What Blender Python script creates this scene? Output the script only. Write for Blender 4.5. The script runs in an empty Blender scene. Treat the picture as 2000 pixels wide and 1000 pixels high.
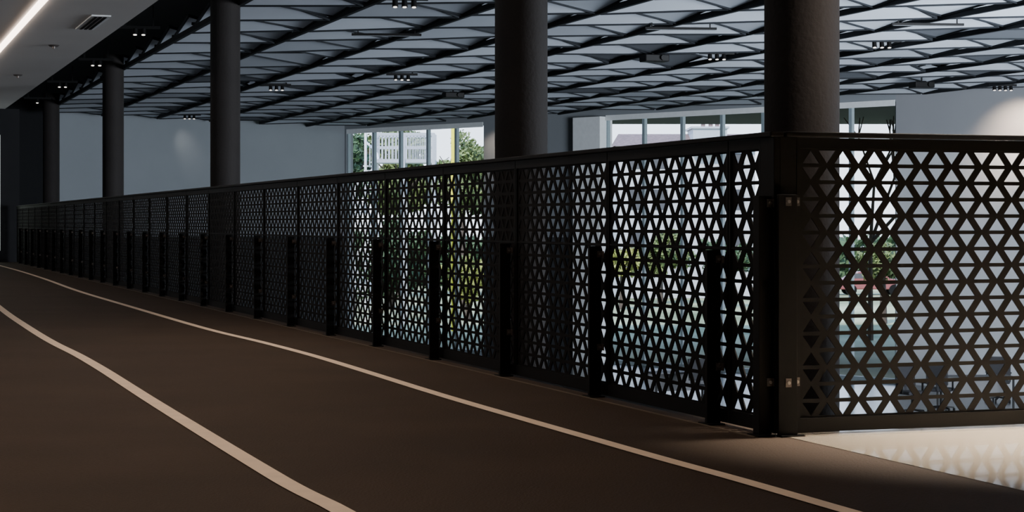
import bpy, bmesh, math, random
from mathutils import Vector, Matrix
random.seed(4)
C = bpy.context.scene.collection
F=3800.0; CH=0.751; HY=435.0
def P(px,Z,z=0.0): return Vector(((px-1000)/F*Z, Z, z))
def zat(py,Z): return CH+(HY-py)/F*Z
# ---------------------------------------------------------------- materials
def mat(name,col,rough=.6,metal=0,noise=0,nscale=8,bump=0,bscale=60,emit=None,estr=0,spec=.5,col2=None,coat=0):
    m=bpy.data.materials.new(name); m.use_nodes=True; nt=m.node_tree; b=nt.nodes['Principled BSDF']
    b.inputs['Base Color'].default_value=(*col,1); b.inputs['Roughness'].default_value=rough; b.inputs['Metallic'].default_value=metal
    b.inputs['Specular IOR Level'].default_value=spec
    if coat: b.inputs['Coat Weight'].default_value=coat; b.inputs['Coat Roughness'].default_value=.05
    tc=nt.nodes.new('ShaderNodeTexCoord')
    n=nt.nodes.new('ShaderNodeTexNoise'); n.inputs['Scale'].default_value=nscale; n.inputs['Detail'].default_value=5
    nt.links.new(tc.outputs['Object'],n.inputs['Vector'])
    r=nt.nodes.new('ShaderNodeValToRGB'); k=noise
    c2=col2 or tuple(min(1,c*(1+k)) for c in col)
    r.color_ramp.elements[0].color=(*[c*(1-k) for c in col],1); r.color_ramp.elements[1].color=(*c2,1)
    r.color_ramp.elements[0].position=.3; r.color_ramp.elements[1].position=.7
    nt.links.new(n.outputs['Fac'],r.inputs['Fac']); nt.links.new(r.outputs['Color'],b.inputs['Base Color'])
    if bump:
        n2=nt.nodes.new('ShaderNodeTexNoise'); n2.inputs['Scale'].default_value=bscale; n2.inputs['Detail'].default_value=3
        nt.links.new(tc.outputs['Object'],n2.inputs['Vector'])
        bp=nt.nodes.new('ShaderNodeBump'); bp.inputs['Strength'].default_value=bump; bp.inputs['Distance'].default_value=.01
        nt.links.new(n2.outputs['Fac'],bp.inputs['Height']); nt.links.new(bp.outputs['Normal'],b.inputs['Normal'])
    if emit: b.inputs['Emission Color'].default_value=(*emit,1); b.inputs['Emission Strength'].default_value=estr
    return m
M={}
M['track']=mat('track_rubber',(.051,.035,.0245),.7,noise=.14,nscale=1.3,bump=.5,bscale=110,spec=.15)
M['line']=mat('lane_paint',(.90,.73,.57),.7,noise=.06,nscale=9)
M['edge']=mat('edge_trim',(.15,.115,.08),.6,noise=.1)
M['lobby']=mat('polished_floor',(.66,.56,.43),.12,noise=.03,nscale=2,spec=.8,coat=1)
M['lower']=mat('lower_concrete',(.06,.06,.065),.2,noise=.15,nscale=1)
M['black']=mat('black_powder_coat',(.0038,.0035,.0035),.55,noise=.1,nscale=20,spec=.15)
M['sheet']=mat('perforated_steel',(.0055,.005,.0048),.65,noise=.1,nscale=20,spec=.12)
M['chrome']=mat('bolt_steel',(.55,.52,.50),.35,1,noise=.05)
M['clip']=mat('clip_steel',(.17,.15,.14),.45,.8,noise=.1,nscale=40)
M['column']=mat('column_plaster',(.018,.015,.014),.75,noise=.12,nscale=3,bump=.35,bscale=30,spec=.2)
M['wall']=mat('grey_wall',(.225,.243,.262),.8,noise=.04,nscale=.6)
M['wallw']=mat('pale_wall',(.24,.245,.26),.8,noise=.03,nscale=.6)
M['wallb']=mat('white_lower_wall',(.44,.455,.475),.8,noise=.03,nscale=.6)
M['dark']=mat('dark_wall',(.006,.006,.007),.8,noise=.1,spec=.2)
M['dimlow']=mat('dim_lower_wall',(.035,.038,.042),.8,noise=.1,spec=.2)  # dimness of the lower storey put into the wall colour
M['soffit']=mat('soffit_plaster',(.55,.53,.51),.85,noise=.03,nscale=.8)
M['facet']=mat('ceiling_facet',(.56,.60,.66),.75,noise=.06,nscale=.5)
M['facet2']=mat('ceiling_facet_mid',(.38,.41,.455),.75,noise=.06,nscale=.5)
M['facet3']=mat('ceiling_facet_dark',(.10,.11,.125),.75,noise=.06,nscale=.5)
M['rib']=mat('ceiling_rib',(.014,.016,.019),.7,noise=.1,spec=.2)
M['plenum']=mat('plenum_black',(.006,.006,.007),.9,noise=.1)
M['mull']=mat('window_frame',(.26,.32,.35),.4,.2,noise=.05)
M['white']=mat('white_paint',(.75,.77,.78),.6,noise=.04)
M['tower']=mat('tower_paint',(.40,.43,.47),.6,noise=.04)
M['strip']=mat('light_strip',(1,.93,.86),.5,emit=(1,.80,.66),estr=8)
M['lens']=mat('lens_light',(1,.9,.8),.5,emit=(1,.92,.82),estr=3)
M['cool']=mat('dim_diffuser',(.12,.13,.14),.6)
M['yellow']=mat('yellow_paint',(.85,.78,.03),.5,noise=.05)
M['grass']=mat('lawn',(.15,.20,.06),.9,noise=.45,nscale=.16,col2=(.42,.44,.24))
M['roof']=mat('roof_tiles',(.16,.11,.10),.8,noise=.3,nscale=6)
M['bark']=mat('bark',(.06,.045,.035),.9,noise=.3)
M['leaf1']=mat('leaf_dark',(.045,.085,.03),.7,noise=.5,nscale=2)
M['leaf2']=mat('leaf_olive',(.13,.17,.05),.7,noise=.5,nscale=2)
M['leaf3']=mat('leaf_yellow',(.30,.32,.07),.7,noise=.4,nscale=2)
M['fabric']=mat('dark_fabric',(.012,.012,.015),.8,noise=.2)
M['desk']=mat('desk_top',(.05,.05,.055),.5,noise=.1)
M['carred']=mat('red_car_paint',(.22,.06,.06),.3,noise=.05)
M['carblue']=mat('violet_car_paint',(.12,.10,.20),.3,noise=.05)
# ---------------------------------------------------------------- mesh builder
class MB:
    def __init__(s): s.v=[]; s.f=[]; s.m=[]
    def quad(s,*pts,mi=0):
        b=len(s.v); s.v+= [tuple(p) for p in pts]; s.f.append(tuple(range(b,b+len(pts)))); s.m.append(mi)
    def box(s,x0,x1,y0,y1,z0,z1,T=None,mi=0):
        b=len(s.v); p=[Vector((x,y,z)) for z in (z0,z1) for y in (y0,y1) for x in (x0,x1)]
        if T: p=[T@q for q in p]
        s.v+=[tuple(q) for q in p]
        for f in ((0,2,3,1),(4,5,7,6),(0,1,5,4),(2,6,7,3),(0,4,6,2),(1,3,7,5)): s.f.append(tuple(b+i for i in f)); s.m.append(mi)
    def prism(s,prof,y0,y1):
        n=len(prof); b=len(s.v)
        for y in (y0,y1):
            for x,z in prof: s.v.append((x,y,z))
        s.f.append(tuple(b+i for i in range(n))); s.m.append(0); s.f.append(tuple(b+n+i for i in range(n))[::-1]); s.m.append(0)
        for i in range(n):
            j=(i+1)%n; s.f.append((b+i,b+j,b+n+j,b+n+i)); s.m.append(0)
    def tube(s,a,b_,r0,r1=None,n=12,cap=True,mi=0):
        a=Vector(a); b_=Vector(b_); r1=r0 if r1 is None else r1
        d=(b_-a).normalized(); t=Vector((0,0,1)) if abs(d.z)<.9 else Vector((1,0,0))
        x=d.cross(t).normalized(); y=d.cross(x); b=len(s.v)
        for c,r in ((a,r0),(b_,r1)):
            for i in range(n):
                q=c+(x*math.cos(2*math.pi*i/n)+y*math.sin(2*math.pi*i/n))*r; s.v.append(tuple(q))
        for i in range(n):
            j=(i+1)%n; s.f.append((b+i,b+j,b+n+j,b+n+i)); s.m.append(mi)
        if cap:
            s.f.append(tuple(b+i for i in range(n))[::-1]); s.m.append(mi); s.f.append(tuple(b+n+i for i in range(n))); s.m.append(mi)
    def beam(s,a,b_,w,h,mi=0):
        a=Vector(a); b_=Vector(b_); d=(b_-a); L=d.length; d.normalize()
        up=Vector((0,0,1)) if abs(d.z)<.95 else Vector((1,0,0))
        y=up.cross(d).normalized(); z=d.cross(y)
        T=Matrix(((d.x,y.x,z.x,a.x),(d.y,y.y,z.y,a.y),(d.z,y.z,z.z,a.z),(0,0,0,1)))
        s.box(0,L,-w/2,w/2,-h/2,h/2,T,mi)
    def build(s,name,m,parent=None,smooth=False,bevel=0):
        me=bpy.data.meshes.new(name); me.from_pydata(s.v,[],s.f)
        ms=m if isinstance(m,(list,tuple)) else [m]
        for k in ms: me.materials.append(M[k])
        for p,i in zip(me.polygons,s.m): p.material_index=i; p.use_smooth=smooth
        bm=bmesh.new(); bm.from_mesh(me); bmesh.ops.recalc_face_normals(bm,faces=bm.faces); bm.to_mesh(me); bm.free()
        if smooth: 
            try: me.set_sharp_from_angle(angle=math.radians(35))
            except Exception: pass
        o=bpy.data.objects.new(name,me); C.objects.link(o)
        if parent: o.parent=parent
        if bevel:
            b=o.modifiers.new('b','BEVEL'); b.width=bevel; b.segments=2; b.limit_method='ANGLE'
        return o
def tag(o,label,cat,group=None,kind=None):
    o['label']=label; o['category']=cat
    if group:o['group']=group
    if kind:o['kind']=kind
    return o
def thing(name,label,cat,loc=(0,0,0),rz=0,group=None):
    o=bpy.data.objects.new(name,None); C.objects.link(o); o.location=loc; o.rotation_euler=(0,0,rz); o.empty_display_size=.1
    return tag(o,label,cat,group)
def copy_tree(o,loc,rz,label):
    def rec(s,par):
        c=s.copy(); C.objects.link(c)
        if par: c.parent=par
        for ch in list(s.children): rec(ch,c)
        return c
    c=rec(o,None); c.location=loc; c.rotation_euler=(0,0,rz); c['label']=label; return c
def struct(o,label,cat='room'):
    o['kind']='structure'; o['label']=label; o['category']=cat; return o
ORD=['nearest','second','third','fourth','fifth','sixth','seventh','eighth','ninth','tenth','eleventh','twelfth','thirteenth','fourteenth','fifteenth','sixteenth','seventeenth','eighteenth','nineteenth','twentieth','twenty-first','twenty-second','twenty-third','twenty-fourth','twenty-fifth','twenty-sixth','twenty-seventh']
# ---------------------------------------------------------------- rail frame
KR=3.28
th=math.atan2(1304,F); U=Vector((-math.sin(th),math.cos(th),0)); V=Vector((math.cos(th),math.sin(th),0))
ZC=F*KR/1819.0; CO=P(1515,ZC)          # corner of the railing
rzL=math.atan2(U.y,U.x); rzR=math.atan2(-V.y,-V.x)
def RL(s,n=0,z=0): return CO+U*s-V*n+Vector((0,0,z))     # s along run, n towards track
def KP(K,Z,z=0): return Vector((K-Z*1304/F,Z,z))
LOW=-3.5; CEIL=4.05
# ---------------------------------------------------------------- floors
m=MB(); m.quad(KP(-1.5,-6),KP(KR+.05,-6),KP(KR+.05,38.6),KP(-1.5,38.6)); 
m.quad(KP(-1.5,-6,-.3),KP(KR+.05,-6,-.3),KP(KR+.05,38.6,-.3),KP(-1.5,38.6,-.3))
m.quad(KP(KR+.05,-6,-.3),KP(KR+.05,38.6,-.3),KP(KR+.05,38.6,0),KP(KR+.05,-6,0))
struct(m.build('floor','track'),'dark brown rubber running track floor','floor')
# lobby floor in front of the right-hand railing
m=MB(); b0=KP(KR+.02,-6); e=CO+U*.05; e0=KP(KR+.02,(e).y); k=(e+V*14)
pts=[b0,b0+V*14,k,e0]
m.quad(*[Vector((p.x,p.y,.0015)) for p in pts]); m.quad(*[Vector((p.x,p.y,-.3)) for p in pts])
m.quad(Vector((e.x,e.y,0)),Vector((k.x,k.y,0)),Vector((k.x,k.y,-.3)),Vector((e.x,e.y,-.3)))
struct(m.build('floor_lobby','lobby'),'polished pale floor in front of the corner railing','floor')
m=MB()
W0=P(673,67.8); wd=Vector((.6976,-.7165,0)); wn=Vector((-.7165,-.6976,0))
m.quad(W0+Vector((0,0,LOW)),W0+wd*51+Vector((0,0,LOW)),Vector((30,-6,LOW)),Vector((-1.5,-6,LOW)),KP(-1.5,40,LOW),W0+wn*27+Vector((0,0,LOW)))
struct(m.build('floor_lower','lower'),'polished concrete floor of the lower hall','floor')
m=MB(); m.beam(RL(-.02,.090,.002),RL(31.9,.090,.002),.005,.004)
struct(m.build('trim_1','edge'),'thin edge trim along foot of the railing','trim')
# lane lines
def lane(name,pts,w,label):
    W=[]
    for px,py in pts:
        Z=F*CH/(py-HY); W.append(P(px,Z,.003))
    D=[]
    for i in range(len(W)-1):
        p0=W[max(i-1,0)];p1=W[i];p2=W[i+1];p3=W[min(i+2,len(W)-1)]
        for j in range(8):
            t=j/8; D.append(.5*((2*p1)+(p2-p0)*t+(2*p0-5*p1+4*p2-p3)*t*t+(3*p1-p0-3*p2+p3)*t**3))
    D.append(W[-1]); D.append(W[-1]-U*4)
    for _ in range(4):
        D=[D[0]]+[(D[i-1]+D[i]*2+D[i+1])/4 for i in range(1,len(D)-1)]+[D[-1]]
    m=MB()
    for i in range(len(D)-1):
        d0=(D[min(i+1,len(D)-1)]-D[max(i-1,0)]).normalized(); d1=(D[min(i+2,len(D)-1)]-D[i]).normalized()
        n0=Vector((-d0.y,d0.x,0))*w/2; n1=Vector((-d1.y,d1.x,0))*w/2
        m.quad(D[i]+n0,D[i+1]+n1,D[i+1]-n1,D[i]-n0)
    o=m.build(name,'line'); tag(o,label,'lane line','painted track lane lines')
lane('lane_line',[(-20,513),(0,519),(40,530),(90,546),(150,568),(250,598),(400,642),(500,666),(600,692),(700,722),(850,769),(1000,813),(1150,856),(1300,899),(1450,940),(1655,1000)],.056,'cream painted lane line closer to the railing posts')
lane('lane_line',[(-60,551),(0,602),(50,637),(100,668),(150,693),(200,722),(250,754),(300,786),(400,848),(500,909),(580,956),(672,1000)],.062,'cream painted lane line farther from the railing, at lower left')
# ---------------------------------------------------------------- perforated panels
Z0,Z1=.060,1.014; ROWS=16; TH=.0068; TB=.068; TC=.0640
def sheet_mesh(w):
    bx=.012; x0=bx;x1=w-bx;h=(Z1-Z0)/ROWS; m=MB()
    edge=TB/2+.014; nc=max(1,round((x1-x0-2*edge)/TC)); c=(x1-x0-2*edge)/nc; g=c-TB/2
    def q(*p): m.quad(*[(a,0,b) for a,b in p])
    for r in range(ROWS):
        zb=Z0+r*h; zt=zb+h
        for i in range(nc+1):
            x=x0+edge+i*c; up=(i+r)%2==0
            zw,zn,s=(zb,zt,1) if up else (zt,zb,-1)
            W=(TB+g)/2; N=g/2; B=TB/2
            L=[x-W,x+W]; n_=[x-N,x+N]
            if i==0: n_[0]=x0; L[0]=x0
            if i==nc: n_[1]=x1; L[1]=x1
            bz=zw+s*TH; az=zn-s*TH
            q((n_[0],zn),(L[0],zw),(x-B,bz),(x,az)); q((n_[1],zn),(L[1],zw),(x+B,bz),(x,az))
            q((L[0],zw),(L[1],zw),(x+B,bz),(x-B,bz)); q((n_[0],zn),(n_[1],zn),(x,az))
    return m
def frame_mesh(w):
    m=MB()
    m.box(0,w,-.010,.010,Z1,1.052); m.box(0,w,-.010,.010,.010,Z0)
    m.box(0,.013,-.010,.010,Z0,Z1); m.box(w-.013,w,-.010,.010,Z0,Z1)
    return m
def make_panel(w,label,loc,rz):
    t=thing('railing_screen',label,'railing screen',loc,rz,'perforated railing screens')
    s=sheet_mesh(w).build('perforated_sheet','sheet',t)
    bm=bmesh.new(); bm.from_mesh(s.data); bmesh.ops.remove_doubles(bm,verts=bm.verts,dist=2e-5); bmesh.ops.recalc_face_normals(bm,faces=bm.faces)
    bm.to_mesh(s.data); bm.free()
    so=s.modifiers.new('s','SOLIDIFY'); so.thickness=.005; so.offset=0
    frame_mesh(w).build('frame','black',t)
    m=MB(); m.box(.013,w-.013,.003,.007,.653,.660); m.build('seam_bar','black',t)
    return t
PIT=1.2077; S0=.368; PW=PIT-.008
make_panel(.262,'narrow perforated screen squeezed against the railing corner',RL(.102),rzL)
p0=make_panel(PW,'perforated black steel screen of the long run, nearest full-width one to the corner',RL(S0+.004),rzL)
for k in range(1,26):
    copy_tree(p0,RL(S0+.004+k*PIT),rzL,'perforated black steel screen, %s full-width one from the corner along the long run'%ORD[k] if k<25 else 'last perforated screen at the far end of the long run')
pr=copy_tree(p0,CO+V*(.078+PW),rzR,'perforated screen facing the camera right of the railing corner')
for ch in list(pr.children):
    if ch.name.startswith('seam_bar'): bpy.data.objects.remove(ch)
m=MB(); m.box(-.012,31.78,-.026,.026,1.054,1.072)
o=m.build('handrail_cap','black',None,bevel=.003); o.location=CO; o.rotation_euler=(0,0,rzL); tag(o,'long flat black cap rail receding along the track','handrail','railing cap rails')
m=MB(); m.box(-2.6,-.030,-.026,.026,1.054,1.072)
o=m.build('handrail_cap','black',None,bevel=.003); o.location=CO; o.rotation_euler=(0,0,rzR); tag(o,'short flat black cap rail right of the corner','handrail','railing cap rails')
# corner plate
t=thing('corner_post','tall folded black corner post joining the two railing runs','post',CO,rzL)
m=MB(); m.box(-.010,.098,-.012,.012,.01,1.053); m.build('left_flange','black',t,bevel=.002)
m=MB(); T=Matrix.Rotation(-math.pi/2,4,'Z'); m.box(.012,.076,-.010,.014,.01,1.053,T); m.build('right_flange','black',t,bevel=.002)
# posts  (local +Y = track side)
def make_post(h,label,loc,rz,zs,wide=.055,thick=.022,y0=.014):
    t=thing('railing_post',label,'railing post',loc,rz,'short railing posts on the track side')
    m=MB(); m.box(-thick/2,thick/2,y0,y0+wide,.006,h); m.build('upright','black',t,bevel=.002)
    m=MB(); m.box(-.045,.045,y0-.002,y0+wide+.012,0,.006); m.build('base_plate','black',t)
    for z in zs:
        m=MB(); m.box(-thick/2-.004,-thick/2,y0-.004,y0+.020,z-.014,z+.014); m.box(-.036,-thick/2,y0-.003,y0+.0,z-.014,z+.014)
        c=m.build('bracket','clip',t)
        m=MB(); m.tube((-thick/2-.004,y0+.009,z),(-thick/2-.011,y0+.009,z),.0055,n=10); m.build('bolt','chrome',c,smooth=True)
    return t
q0=make_post(.65,'short black post, nearest one of the regular row to the corner',RL(.4355),rzL,(.615,.215))
for k in range(1,26):
    copy_tree(q0,RL(.4355+k*PIT),rzL,'short black railing post, %s of the regular row from the corner'%ORD[k] if k<25 else 'last short black railing post at the far end')
make_post(.845,'taller black post on the track side of the railing corner',RL(.022,.0),rzL,(.82,.19),wide=.050,y0=.016,thick=.05)
t=thing('railing_post','broad taller black post on the right-hand face of the railing corner','railing post',CO+V*.045,rzR,'short railing posts on the track side')
m=MB(); m.box(-.016,.058,.034,.048,.006,.85); m.box(.006,.018,.018,.034,.006,.85); m.build('upright','black',t,bevel=.002)
m=MB(); m.box(-.04,.05,.018,.060,0,.006); m.build('base_plate','black',t)
for z in (.825,.19):
    for x,y in ((.020,.048),(-.030,.014)):
        m=MB(); m.box(x-.011,x+.011,y,y+.003,z-.015,z+.015); c=m.build('bracket','clip',t)
        m=MB(); m.tube((x,y+.003,z),(x,y+.009,z),.006,n=12); m.build('bolt','chrome',c,smooth=True)
# ---------------------------------------------------------------- columns
KCOL=5.77
for i,(px,w) in enumerate(((1566,.45),(1018,.45),(440,.45),(221,.45),(100,.45))):
    Z=F*KCOL/(px+304); c=P(px,Z,LOW)
    m=MB(); m.tube((0,0,0),(0,0,CEIL-LOW+.30),w/2,n=64,cap=True)
    names=['thickest round dark column rising behind the railing corner','round dark column behind middle of the railing, left of the pale wall strip','round dark column in front of the grey wall left of the windows','slim round dark column second from far left','farthest and slimmest round dark column at far left']
    o=m.build('round_column','column',None,smooth=True); o.location=c; tag(o,names[i],'column','round columns behind the railing')
# ---------------------------------------------------------------- walls
def wbox(m,o,d,s0,s1,z0,z1,n,t0=0,t1=.3):
    T=Matrix(((d.x,n.x,0,o.x),(d.y,n.y,0,o.y),(0,0,1,0),(0,0,0,1)))
    m.box(s0,s1,-t1,-t0,z0,z1,T)
WB=.3
m=MB(); wbox(m,W0,wd,7.06,11.29,WB,4.6,wn); wbox(m,W0,wd,-.3,7.06,3.96,4.6,wn); wbox(m,W0,wd,11.29,22.9,3.96,4.6,wn); wbox(m,W0,wd,-.3,.1,LOW,3.96,wn)
struct(m.build('wall_far','wall'),'grey window wall across the hall','wall')
m=MB(); wbox(m,W0,wd,22.9,51.3,2.6,4.6,wn)
struct(m.build('wall_right','wallw'),'grey upper wall right of the windows','wall')
m=MB(); wbox(m,W0,wd,22.9,51.3,LOW,2.6,wn)
struct(m.build('wall_right_lower','wallb'),'white wall right of the windows seen through the corner screen','wall')
m=MB(); wbox(m,W0,wd,11.29,12.42,LOW,3.96,wn,t0=-.25,t1=.3)
struct(m.build('trim_2','white'),'pale pilaster beside the middle window','trim')
m=MB(); wbox(m,W0,wn,0,11.3,WB,4.6,wd)
struct(m.build('wall_left','wall'),'blue grey wall behind the far columns','wall')
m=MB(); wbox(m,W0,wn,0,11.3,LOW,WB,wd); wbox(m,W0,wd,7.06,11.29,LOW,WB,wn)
struct(m.build('wall_lower','dimlow'),'lower storey wall below the grey walls, coloured dark for the dim hall','wall')
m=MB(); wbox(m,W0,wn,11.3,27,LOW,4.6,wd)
struct(m.build('wall_left_unlit','dark'),'unlit far left end of the grey wall, coloured dark','wall')  # grey wall runs on unlit here, its shade put into the dark colour
m=MB(); a=KP(-1.5,-6);b=KP(-1.5,52)
m.quad(a+Vector((0,0,LOW)),b+Vector((0,0,LOW)),b+Vector((0,0,4.6)),a+Vector((0,0,4.6)))
struct(m.build('wall_track','soffit'),'plain wall beside the track','wall')
m=MB(); m.quad((-8,-6,LOW),(31,-6,LOW),(31,-6,4.6),(-8,-6,4.6)); struct(m.build('wall_back','wall'),'wall behind the viewer','wall')
m=MB(); m.quad((30,-6,LOW),(30,32,LOW),(30,32,4.6),(30,-6,4.6)); struct(m.build('wall_side','wall'),'side wall of the hall','wall')
ew=RL(32.0,-.06); m=MB()
a=ew; b=ew-V*5.0
for z0,z1 in ((LOW,2.92),):
    m.quad(a+Vector((0,0,z0)),b+Vector((0,0,z0)),b+Vector((0,0,z1)),a+Vector((0,0,z1)))
    m.quad(a+U*.2+Vector((0,0,z0)),b+U*.2+Vector((0,0,z0)),b+U*.2+Vector((0,0,z1)),a+U*.2+Vector((0,0,z1)))
    m.quad(a+Vector((0,0,z0)),a+U*.2+Vector((0,0,z0)),a+U*.2+Vector((0,0,z1)),a+Vector((0,0,z1)))
struct(m.build('wall_end','dark'),'dark wall closing the far end of the track','wall')
dpos=ew-V*.36
m=MB(); T=Matrix.Translation(dpos-U*.03)@Matrix.Rotation(math.atan2(V.y,V.x),4,'Z'); m.box(-.8,0,-.02,.02,.22,2.42,T)
M['doorglow']=mat('door_glass',(.5,.55,.5),.5,emit=(.75,.85,.75),estr=.5)
struct(m.build('door_1','doorglow'),'pale lit doorway at the far end of the track','door')
# ---------------------------------------------------------------- windows
def window(n,s0,s1,nb,label):
    fr=MB(); z0,z1=LOW,3.96
    def bar(sa,sb,za,zb,d=.06):
        wbox(fr,W0,wd,sa,sb,za,zb,wn,t0=.04,t1=.04+2*d)
    for i in range(nb+1):
        s=s0+(s1-s0)*i/nb; w=.05; bar(max(s-w,s0),min(s+w,s1),z0,z1)
    bar(s0,s1,z0,z0+.12); bar(s0,s1,z1-.07,z1)
    f=struct(fr.build('window_%d'%n,'mull'),label,'window')
    bl=MB(); wbox(bl,W0,wd,s0+.02,s1-.02,z1-.12,z1+.04,wn,t0=-.02,t1=-.005); b=bl.build('roller_blind','white',f)
    return f
window(1,.10,7.06,5,'tall window with thin mullions left of the second column')
window(2,12.42,22.9,7,'tall window band with thin mullions behind the nearest column')
# ---------------------------------------------------------------- ceiling
m=MB(); E=.5
m.quad((-40,-6,CEIL+E),(31,-6,CEIL+E),(31,75,CEIL+E),(-40,75,CEIL+E))
ce=struct(m.build('ceiling','plenum'),'dark ceiling with tilted triangular panels and ribs','ceiling')
e1=U.copy(); ang=math.radians(60); e2=Matrix.Rotation(-ang,3,'Z')@U
A=2.15; O=KP(6.0,30)
def inside(c):
    K=c.x+c.y*1304/F
    if K<6.0 or c.y<9 or c.x>29: return False
    dw=(c-W0).dot(wn); dl=(c-W0).dot(wd)
    return dw>1.2 and dl>1.0
fm=MB(); rm=MB(); done=set(); ZL=CEIL
def node(i,j): return O+e1*(A*i)+e2*(A*j)
gd=(e1+e2).normalized()
for i in range(-60,70):
    for j in range(-5,60):
        for up in (0,1):
            ids=[(i,j),(i+1,j),(i,j+1)] if up else [(i+1,j),(i+1,j+1),(i,j+1)]
            ps=[node(*q) for q in ids]; c=(ps[0]+ps[1]+ps[2])/3
            if not inside(c): continue
            rnd=random.random()
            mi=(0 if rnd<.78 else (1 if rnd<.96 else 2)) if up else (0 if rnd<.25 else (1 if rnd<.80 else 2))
            if random.random()<.03: continue
            tl=math.tan(math.radians((10 if up else 4.5)+random.uniform(-1.2,1.2)))
            sl=math.tan(math.radians(random.uniform(-1.2,1.2)))
            pd=Vector((gd.y,-gd.x,0)); q3=[]
            for p in ps:
                a=c+(p-c)*.93; q3.append(Vector((a.x,a.y,ZL+.13-(a-c).dot(gd)*tl+(a-c).dot(pd)*sl)))
            fm.quad(*q3,mi=mi)
            for k in range(3):
                a,b=q3[k],q3[(k+1)%3]; rm.beam(a,b,.03,.05)
                p=ps[k];q=ps[(k+1)%3]
                key=tuple(sorted((ids[k],ids[(k+1)%3])))
                if key not in done:
                    done.add(key); main=ids[k][1]==ids[(k+1)%3][1]
                    if main: rm.beam(Vector((p.x,p.y,ZL+.03)),Vector((q.x,q.y,ZL+.03)),.07,.09)
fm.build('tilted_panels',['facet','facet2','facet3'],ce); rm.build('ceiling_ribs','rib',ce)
# soffit above the track
SZ=2.92; KS=3.06
m=MB(); m.quad(KP(-1.5,-6,SZ),KP(KS,-6,SZ),KP(KS,38.3,SZ),KP(-1.5,38.3,SZ))
m.quad(KP(KS,-6,SZ),KP(KS,38.3,SZ),KP(KS,38.3,CEIL+E),KP(KS,-6,CEIL+E))
m.quad(KP(-1.5,38.3,SZ),KP(KS,38.3,SZ),KP(KS,38.3,CEIL+E),KP(-1.5,38.3,CEIL+E))
struct(m.build('ceiling_soffit','soffit'),'pale plaster soffit over the track','ceiling')
m=MB(); m.beam(KP(1.93,4,SZ-.012),KP(1.93,35,SZ-.012),.07,.02)
tag(m.build('linear_strip_light','strip'),'long glowing strip light set in the pale soffit','light')
def soff(px,py,dz=0):
    Z=(SZ-CH)*F/(HY-py); return P(px,Z,SZ+dz),Z
c,Z=soff(181,43)
t=thing('slot_vent','small dark slotted air vent in the pale soffit','vent',c,rzL)
m=MB(); m.box(-.75,.75,-.10,.10,-.014,0); m.build('frame','white',t)
m=MB()
for k in range(3): m.box(-.68,.68,-.065+k*.05,-.035+k*.05,-.02,-.013)
m.build('slots','black',t)
for (px,py,l) in ((35,146,'small round sprinkler cap in the soffit, farther one'),(105,88,'small round sprinkler cap in the soffit, nearer one')):
    c,Z=soff(px,py)
    m=MB(); m.tube((0,0,-.02),(0,0,0),.05,.07,n=20); m.tube((0,0,-.045),(0,0,-.02),.018,n=12)
    o=m.build('sprinkler_cap','clip',None,smooth=True); o.location=c; tag(o,l,'sprinkler','soffit sprinklers')
# ---------------------------------------------------------------- ceiling lights
def make_tl(n,label,loc,rz,L=.7):
    t=thing('track_light',label,'ceiling light',loc,rz,'ceiling spotlights')
    m=MB(); m.box(-L/2,L/2,-.03,.03,.10,.15); m.box(-L/2+.1,-L/2+.13,-.01,.01,.15,.5); m.box(L/2-.13,L/2-.1,-.01,.01,.15,.5); m.build('track_bar','black',t)
    for k in range(n):
        x=(k-(n-1)/2)*.14
        m=MB(); m.tube((x,0,.10),(x,-.02,.0),.04,.045,n=16); h=m.build('spot_head','black',t,smooth=True)
        m=MB(); m.tube((x,-.0202,-.001),(x,-.0215,-.007),.030,n=16); m.build('lens','lens',h)
    return t
LS=[(790,14,3,'cluster of three bright spots at the top, left of the second column'),(540,176,3,'cluster of spots between third column and the left window'),(370,232,3,'cluster of spots just above the blue grey wall'),
(785,156,3,'cluster of spots above the left window'),(1400,116,3,'cluster of spots above the middle window, left of the nearest column'),(1722,93,3,'cluster of spots right of the nearest column'),(1958,180,4,'row of four spots above the lit wall at far right'),
(272,68,2,'pair of spots beside the soffit edge, nearest one'),(188,128,2,'pair of spots beside the soffit edge, left of the fourth column'),(122,170,2,'pair of spots beside the soffit edge, above the fifth column'),(73,201,1,'single spot at the far end of the soffit edge')]
for px,py,n,l in LS:
    zz=CEIL-.10; Z=(zz-CH)*F/(HY-py); Z=min(Z,61)
    if px>1900: Z=47
    make_tl(n,l,P(px,Z,zz),math.radians(8))
for px,py,l in ((755,70,'thin linear pendant light left of the second column'),(1330,58,'thin linear pendant light between second and nearest columns'),(1812,50,'thin linear pendant light at upper right')):
    zz=CEIL-.08; Z=(zz-CH)*F/(HY-py)
    t=thing('linear_pendant',l,'ceiling light',P(px,Z,zz),math.radians(5),'linear ceiling lights')
    m=MB(); m.box(-.6,.6,-.03,.03,.0,.04); m.box(-.5,-.48,-.01,.01,.04,.5); m.box(.48,.5,-.01,.01,.04,.5); m.build('housing','black',t)
    m=MB(); m.box(-.58,.58,-.025,.025,-.006,.0); m.build('diffuser','cool',t)
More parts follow.
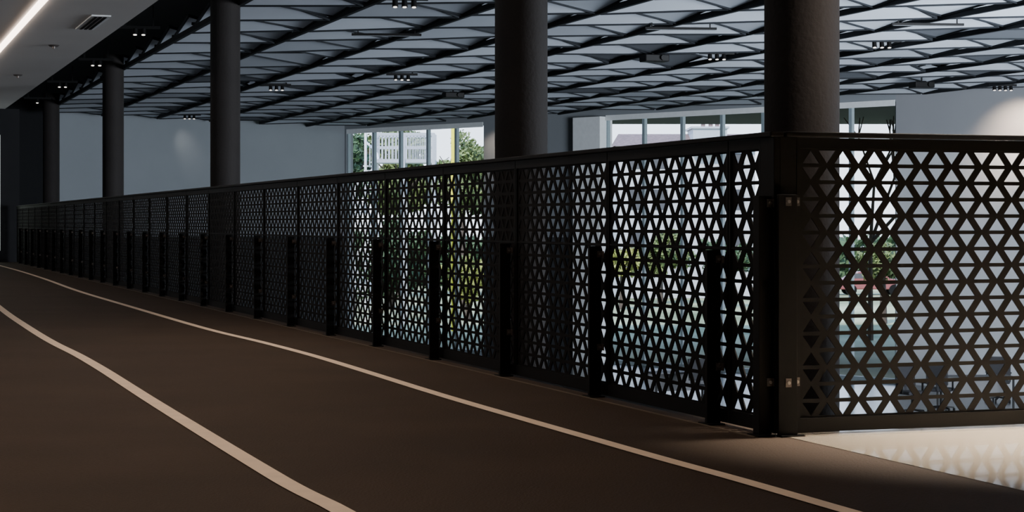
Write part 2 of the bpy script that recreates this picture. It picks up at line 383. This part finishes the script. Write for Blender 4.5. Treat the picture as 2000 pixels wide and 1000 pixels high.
for px,py,l in ((1278,119,'dark projector hanging below the ceiling right of second column'),(1800,170,'dark projector hanging below the ceiling at right'),(885,190,'dark projector hanging below the ceiling above left window')):
    zz=CEIL-.14; Z=(zz-CH)*F/(HY-py)
    t=thing('projector',l,'projector',P(px,Z,zz),.3,'ceiling projectors')
    m=MB(); m.box(-.25,.25,-.18,.18,-.02,.12); m.build('body','black',t,bevel=.02)
    m=MB(); m.tube((.1,-.18,.05),(.1,-.24,.05),.05,n=16); m.build('lens_barrel','black',t)
    m=MB(); m.tube((0,0,.12),(0,0,.6),.02,n=10); m.box(-.08,.08,-.08,.08,.12,.14); m.build('mount','black',t)
# ---------------------------------------------------------------- lower hall furniture
def chair(label,loc,rz):
    t=thing('task_chair',label,'chair',loc,rz,'chairs in the lower hall')
    m=MB(); m.box(-.25,.25,-.24,.24,.44,.52); m.build('seat','fabric',t,bevel=.03)
    m=MB(); T=Matrix.Translation((0,.25,.60))@Matrix.Rotation(math.radians(-10),4,'X'); m.box(-.25,.25,-.03,.03,0,.50,T); m.box(-.03,.03,0,.03,-.15,.1,T); m.build('backrest','fabric',t,bevel=.02)
    m=MB(); m.tube((0,0,.1),(0,0,.44),.03,n=12); m.build('stem','black',t)
    for k in range(5):
        a=2*math.pi*k/5; m=MB(); m.beam((0,0,.11),(.30*math.cos(a),.30*math.sin(a),.07),.04,.03); m.tube((.3*math.cos(a)-.02,.3*math.sin(a),.03),(.3*math.cos(a)+.02,.3*math.sin(a),.03),.03,n=12); m.build('leg','black',t)
    for s in (-1,1):
        m=MB(); m.box(s*.27-.02,s*.27+.02,-.15,.15,.68,.71); m.box(s*.27-.015,s*.27+.015,-.02,.02,.47,.68); m.build('armrest','black',t)
def desk(label,loc,rz,w=1.6):
    t=thing('desk',label,'desk',loc,rz,'desks in the lower hall')
    m=MB(); m.box(-w/2,w/2,-.35,.35,.71,.74); m.build('tabletop','desk',t,bevel=.005)
    m=MB(); m.box(-w/2+.05,w/2-.05,.30,.32,.25,.70); m.build('modesty_screen','desk',t)
    for sx in (-1,1):
        for sy in (-1,1):
            m=MB(); m.box(sx*(w/2-.06)-.02,sx*(w/2-.06)+.02,sy*.3-.02,sy*.3+.02,0,.71); m.build('leg','black',t)
desk('dark desk on the lower floor seen through right railing screen',P(1905,44.6,LOW),.1,1.7)
chair('dark chair with tilted back on the lower floor, left of the right-hand desk',P(1782,43.2,LOW),.4)
chair('dark chair facing the desk on the lower floor, seen through right screen',P(1838,44,LOW),2.6)
chair('dark chair behind the desk near the right edge of the photo',P(1950,46.2,LOW),3.0)
desk('dark desk on the lower floor seen through the long railing run',P(1330,46,LOW),.3,1.6)
chair('dark chair beside the desk behind the long railing run',P(1372,44.8,LOW),.2)
# ---------------------------------------------------------------- outside
m=MB(); m.quad((-90,40,LOW-.12),(120,20,LOW-.12),(160,260,LOW-.12),(-130,260,LOW-.12)); struct(m.build('ground','grass'),'sunlit pale lawn and paving outside the windows','ground')
def leaftree(label,px,Z,zc,rx,rz_,mt,n=2600,ls=.16):
    b=P(px,Z,LOW-.1); t=thing('tree',label,'tree',b,0,'trees outside the windows')
    m=MB(); m.tube((0,0,0),(0,0,zc-LOW),.18,.08,n=10)
    for k in range(7):
        a=random.uniform(0,6.28); h=zc-LOW-rz_*random.uniform(.2,.7); m.tube((0,0,h),(rx*.7*math.cos(a),rx*.7*math.sin(a),h+rz_*.8),.06,.02,n=6)
    m.build('trunk','bark',t)
    m=MB(); blobs=[]
    for _ in range(26):
        d=Vector((random.gauss(0,1),random.gauss(0,1),random.gauss(0,1))).normalized()*random.random()**.5*.75
        blobs.append((Vector((d.x*rx,d.y*rx,zc-LOW+d.z*rz_)),random.uniform(.22,.4)*min(rx,rz_)))
    for _ in range(n):
        c,r=random.choice(blobs); d=Vector((random.gauss(0,1),random.gauss(0,1),random.gauss(0,1))).normalized()*r*random.random()**.4
        q=c+d; a=Vector((random.gauss(0,1),random.gauss(0,1),random.gauss(0,1))).normalized(); b2=a.orthogonal().normalized(); s=ls*random.uniform(.6,1.3)
        m.quad(q-a*s,q+b2*s*.5,q+a*s,q-b2*s*.5)
    m.build('foliage',mt,t)
leaftree('dark evergreen tree at left edge of the left window',688,90,3.0,1.5,2.4,'leaf1',4500,.15)
leaftree('olive green tree right of the yellow pole',905,97,3.1,1.7,2.5,'leaf2',5200,.15)
leaftree('dark green tree behind the white stair tower',780,112,3.6,4.2,2.7,'leaf2',11000,.20)
leaftree('dark tree behind olive tree at right of left window',950,120,2.8,2.4,2.6,'leaf1',4600,.18)
leaftree('bushy tree low behind middle window, seen through railing',1290,105,-.7,2.6,1.5,'leaf2',3400,.16)
leaftree('yellow green tree low behind the left of the middle window',1215,98,-1.2,1.2,.9,'leaf3',1500,.15)
leaftree('dark low tree behind right part of the middle window',1420,100,-.9,1.9,1.2,'leaf1',2600,.16)
leaftree('green tree low behind right screen, below the bare tree',1725,84,-.8,1.2,1.1,'leaf2',2200,.14)
leaftree('small yellow green tree low behind the yellow pole',915,87,-1.6,1.3,1.2,'leaf3',2000,.15)
leaftree('wide dark shrub low behind the stair tower',765,98,-1.0,3.2,2.1,'leaf1',6500,.17)
t=thing('bare_tree','leafless tree seen through the window right of nearest column','tree',P(1700,72,LOW-.1),0)
m=MB()
def br(p,d,L,r,k):
    q=p+d*L; m.tube(p,q,r,r*.65,n=6,cap=False)
    if k==0: return
    for _ in range(3):
        e=(d+Vector((random.gauss(0,.5),random.gauss(0,.5),random.gauss(.15,.3)))).normalized(); br(q,e,L*random.uniform(.62,.8),r*.62,k-1)
br(Vector((0,0,0)),Vector((0,0,1)),3.6,.12,5); m.build('branches','bark',t)
def car(label,loc,mt):
    t=thing('car',label,'car',loc,0,'cars parked outside')
    m=MB(); m.prism([(-2.1,.35),(2.1,.35),(2.15,.75),(1.9,.92),(1.1,1.0),(.55,1.40),(-.9,1.42),(-1.6,1.0),(-2.1,.9)],-.85,.85); m.build('body',mt,t,bevel=.06)
    for y in (-.86,.855):
        m=MB(); m.box(-1.15,.75,y,y+.005,1.02,1.32); m.build('side_window','desk',t)
    for x in (-1.3,1.3):
        for y in (-.88,.70):
            m=MB(); m.tube((x,y,.33),(x,y+.18,.33),.33,n=20); m.build('wheel','black',t,smooth=True)
G0=LOW-.12
car('small dull red car on the lawn edge seen through the right screen',P(1700,118,G0),'carred')
car('dull violet car outside the middle window seen through the railing',P(1320,118,G0),'carblue')
# white stair tower
Z=84; s=Z/F
t=thing('stair_tower','white outdoor stair tower with railed platform behind left window','stair tower',P(770,Z,LOW-.1),0)
g=LOW-.1
def X(px): return (px-770)*s
def zz(py): return zat(py,Z)-g
m=MB(); m.box(X(730),X(850),-.8,.8,zz(319),zz(312)); m.build('platform','tower',t)
for px in (732,790,848):
    for y in (-.78,.78):
        m=MB(); m.box(X(px)-.07,X(px)+.07,y-.07,y+.07,0,zz(262)); m.build('support','tower',t)
for y in (-.78,.78):
    m=MB()
    m.box(X(730),X(850),y-.06,y+.06,zz(267),zz(261))
    m.box(X(730),X(850),y-.03,y+.03,zz(290),zz(287))
    n=18
    for k in range(n+1): x=X(730)+(X(850)-X(730))*k/n; m.box(x-.02,x+.02,y-.02,y+.02,zz(312),zz(265))
    m.build('platform_railing','tower',t)
m=MB(); cx=X(714); m.tube((cx,0,0),(cx,0,zz(258)),.06,n=10)
for k in range(34):
    a=k*.42; h=.2+k*.2
    m.beam((cx,0,h),(cx+.55*math.cos(a),.55*math.sin(a),h),.22,.05)
    m.tube((cx+.55*math.cos(a),.55*math.sin(a),h),(cx+.55*math.cos(a),.55*math.sin(a),h+.9),.024,n=5)
    a2=a+.42; m.tube((cx+.55*math.cos(a),.55*math.sin(a),h+.9),(cx+.55*math.cos(a2),.55*math.sin(a2),h+1.1),.05,n=5)
m.build('spiral_stair','white',t)
m=MB(); m.tube((0,0,0),(0,0,zat(243,78)-LOW),.085,n=12); o=m.build('pole','yellow'); o.location=P(885,78,LOW-.1); tag(o,'tall bright yellow pole outside the left window','pole')
# house
Z=112; s=Z/F; g=LOW-.1
t=thing('house','pale house with dark tiled roof and white chimney block behind middle window','house',P(1350,Z,g),0)
def X(px): return (px-1350)*s
def zz(py): return zat(py,Z)-g
m=MB(); m.box(X(1205),X(1475),0,5,0,zz(284)); m.build('walls','wallb',t)
m=MB(); m.quad((X(1198),-.5,zz(286)),(X(1482),-.5,zz(286)),(X(1470),2.5,zz(258)),(X(1212),2.5,zz(258))); m.quad((X(1212),2.5,zz(258)),(X(1470),2.5,zz(258)),(X(1482),5.5,zz(286)),(X(1198),5.5,zz(286)))
m.quad((X(1198),-.5,zz(286)),(X(1212),2.5,zz(258)),(X(1198),5.5,zz(286))); m.quad((X(1482),-.5,zz(286)),(X(1470),2.5,zz(258)),(X(1482),5.5,zz(286)))
m.build('roof','roof',t)
m=MB(); m.box(X(1352),X(1418),-.6,3,zz(300),zz(252)); m.box(X(1348),X(1422),-.7,3.1,zz(252),zz(248)); m.build('parapet','tower',t)
for px in (1377,1392,1405):
    m=MB(); m.box(X(px)-.11,X(px)+.11,1,1.3,zz(248),zz(240)); m.box(X(px)-.15,X(px)+.15,.95,1.35,zz(240),zz(238)); m.build('chimney_pot','roof',t)
for px in (1240,1290,1440):
    for y0,y1 in ((300,330),(370,410),(450,500)):
        m=MB(); m.box(X(px)-.4,X(px)+.4,-.03,.02,zz(y1),zz(y0)); m.build('window_pane','desk',t)
m=MB()
for _ in range(14000):
    x=random.uniform(-40,60); z=random.random()**1.3*3.2; q=Vector((x,135+random.uniform(-1,1),LOW+z)); a=Vector((random.gauss(0,1),random.gauss(0,1),random.gauss(0,1))).normalized(); b2=a.orthogonal().normalized(); m.quad(q-a*.4,q+b2*.25,q+a*.4,q-b2*.25)
tag(m.build('hedge','leaf1'),'long dark hedge across the lawn outside','hedge',kind='stuff')
# ---------------------------------------------------------------- world and lamps
w=bpy.data.worlds.new('w'); bpy.context.scene.world=w; w.use_nodes=True; nt=w.node_tree; bg=nt.nodes['Background']
tc=nt.nodes.new('ShaderNodeTexCoord'); sp=nt.nodes.new('ShaderNodeSeparateXYZ'); rp=nt.nodes.new('ShaderNodeValToRGB')
nt.links.new(tc.outputs['Generated'],sp.inputs[0]); nt.links.new(sp.outputs['Z'],rp.inputs['Fac']); nt.links.new(rp.outputs['Color'],bg.inputs['Color'])
rp.color_ramp.elements[0].color=(.78,.88,1,1); rp.color_ramp.elements[1].color=(.30,.50,.95,1); rp.color_ramp.elements[1].position=.5
bg.inputs['Strength'].default_value=3.4
def lamp(kind,name,loc,target,power,col,**kw):
    l=bpy.data.lights.new(name,kind); l.energy=power; l.color=col
    for k,v in kw.items(): setattr(l,k,v)
    o=bpy.data.objects.new(name,l); C.objects.link(o); o.location=loc
    o.rotation_euler=(Vector(target)-Vector(loc)).to_track_quat('-Z','Y').to_euler(); return o
lamp('SUN','sun',(0,0,30),(6,14,16),6.5,(1,.95,.86),angle=.01)
lamp('AREA','hall_fill',(17,17,1.2),(2,46,3.0),7000,(.82,.90,1),shape='RECTANGLE',size=9,size_y=4.5)  # added fill lamp out of view, brightens the ceiling and far walls
lamp('AREA','hall_up_fill',(15,22,-2.8),(12,38,4),5000,(.80,.89,1),shape='RECTANGLE',size=8,size_y=8,spread=math.radians(110))  # unseen area lamp added low in the hall to lift the ceiling panels
lamp('AREA','track_fill',(KP(.7,7,2.85)),KP(.7,7,0),88,(1,.79,.62),shape='RECTANGLE',size=2.6,size_y=15,spread=math.radians(115))  # added area lamp above the view, warms the near track
lp=CO+V*1.05-U*.06
lamp('AREA','lobby_fill',(lp.x,lp.y,2.85),(lp.x+.05,lp.y-.20,0),95,(1,.88,.74),shape='RECTANGLE',size=.3,size_y=.3,spread=math.radians(56))  # unseen lamp added to brighten the pale lobby floor
lamp('AREA','column_fill',(5.4,9.6,3.0),(1.75,11.7,2.2),40,(1,.86,.74),shape='RECTANGLE',size=1,size_y=1,spread=math.radians(60))  # lamp added beyond the frame, lights the right edge of the nearest column
def spot(px,py,Z,tgt,power,col,ang=50):
    lamp('SPOT','wall_wash',P(px,Z,zat(py,Z)),tgt,power,col,spot_size=math.radians(ang),spot_blend=1,shadow_soft_size=.1)
spot(365,230,62.2,P(362,63.3,3.1),22,(1,.93,.85),50)
spot(1985,178,47.2,P(1988,48.8,2.9),1400,(1,.76,.56),62)
spot(955,225,61.5,P(952,62.7,2.7),160,(1,.80,.62))
# ---------------------------------------------------------------- camera
cd=bpy.data.cameras.new('camera'); cam=bpy.data.objects.new('camera',cd); C.objects.link(cam)
cd.sensor_width=36; cd.lens=36*F/2000; cd.shift_y=-(500-HY)/2000; cd.clip_end=600; cd.clip_start=.05
cam.location=(0,0,CH); cam.rotation_euler=(math.pi/2,0,0); bpy.context.scene.camera=cam
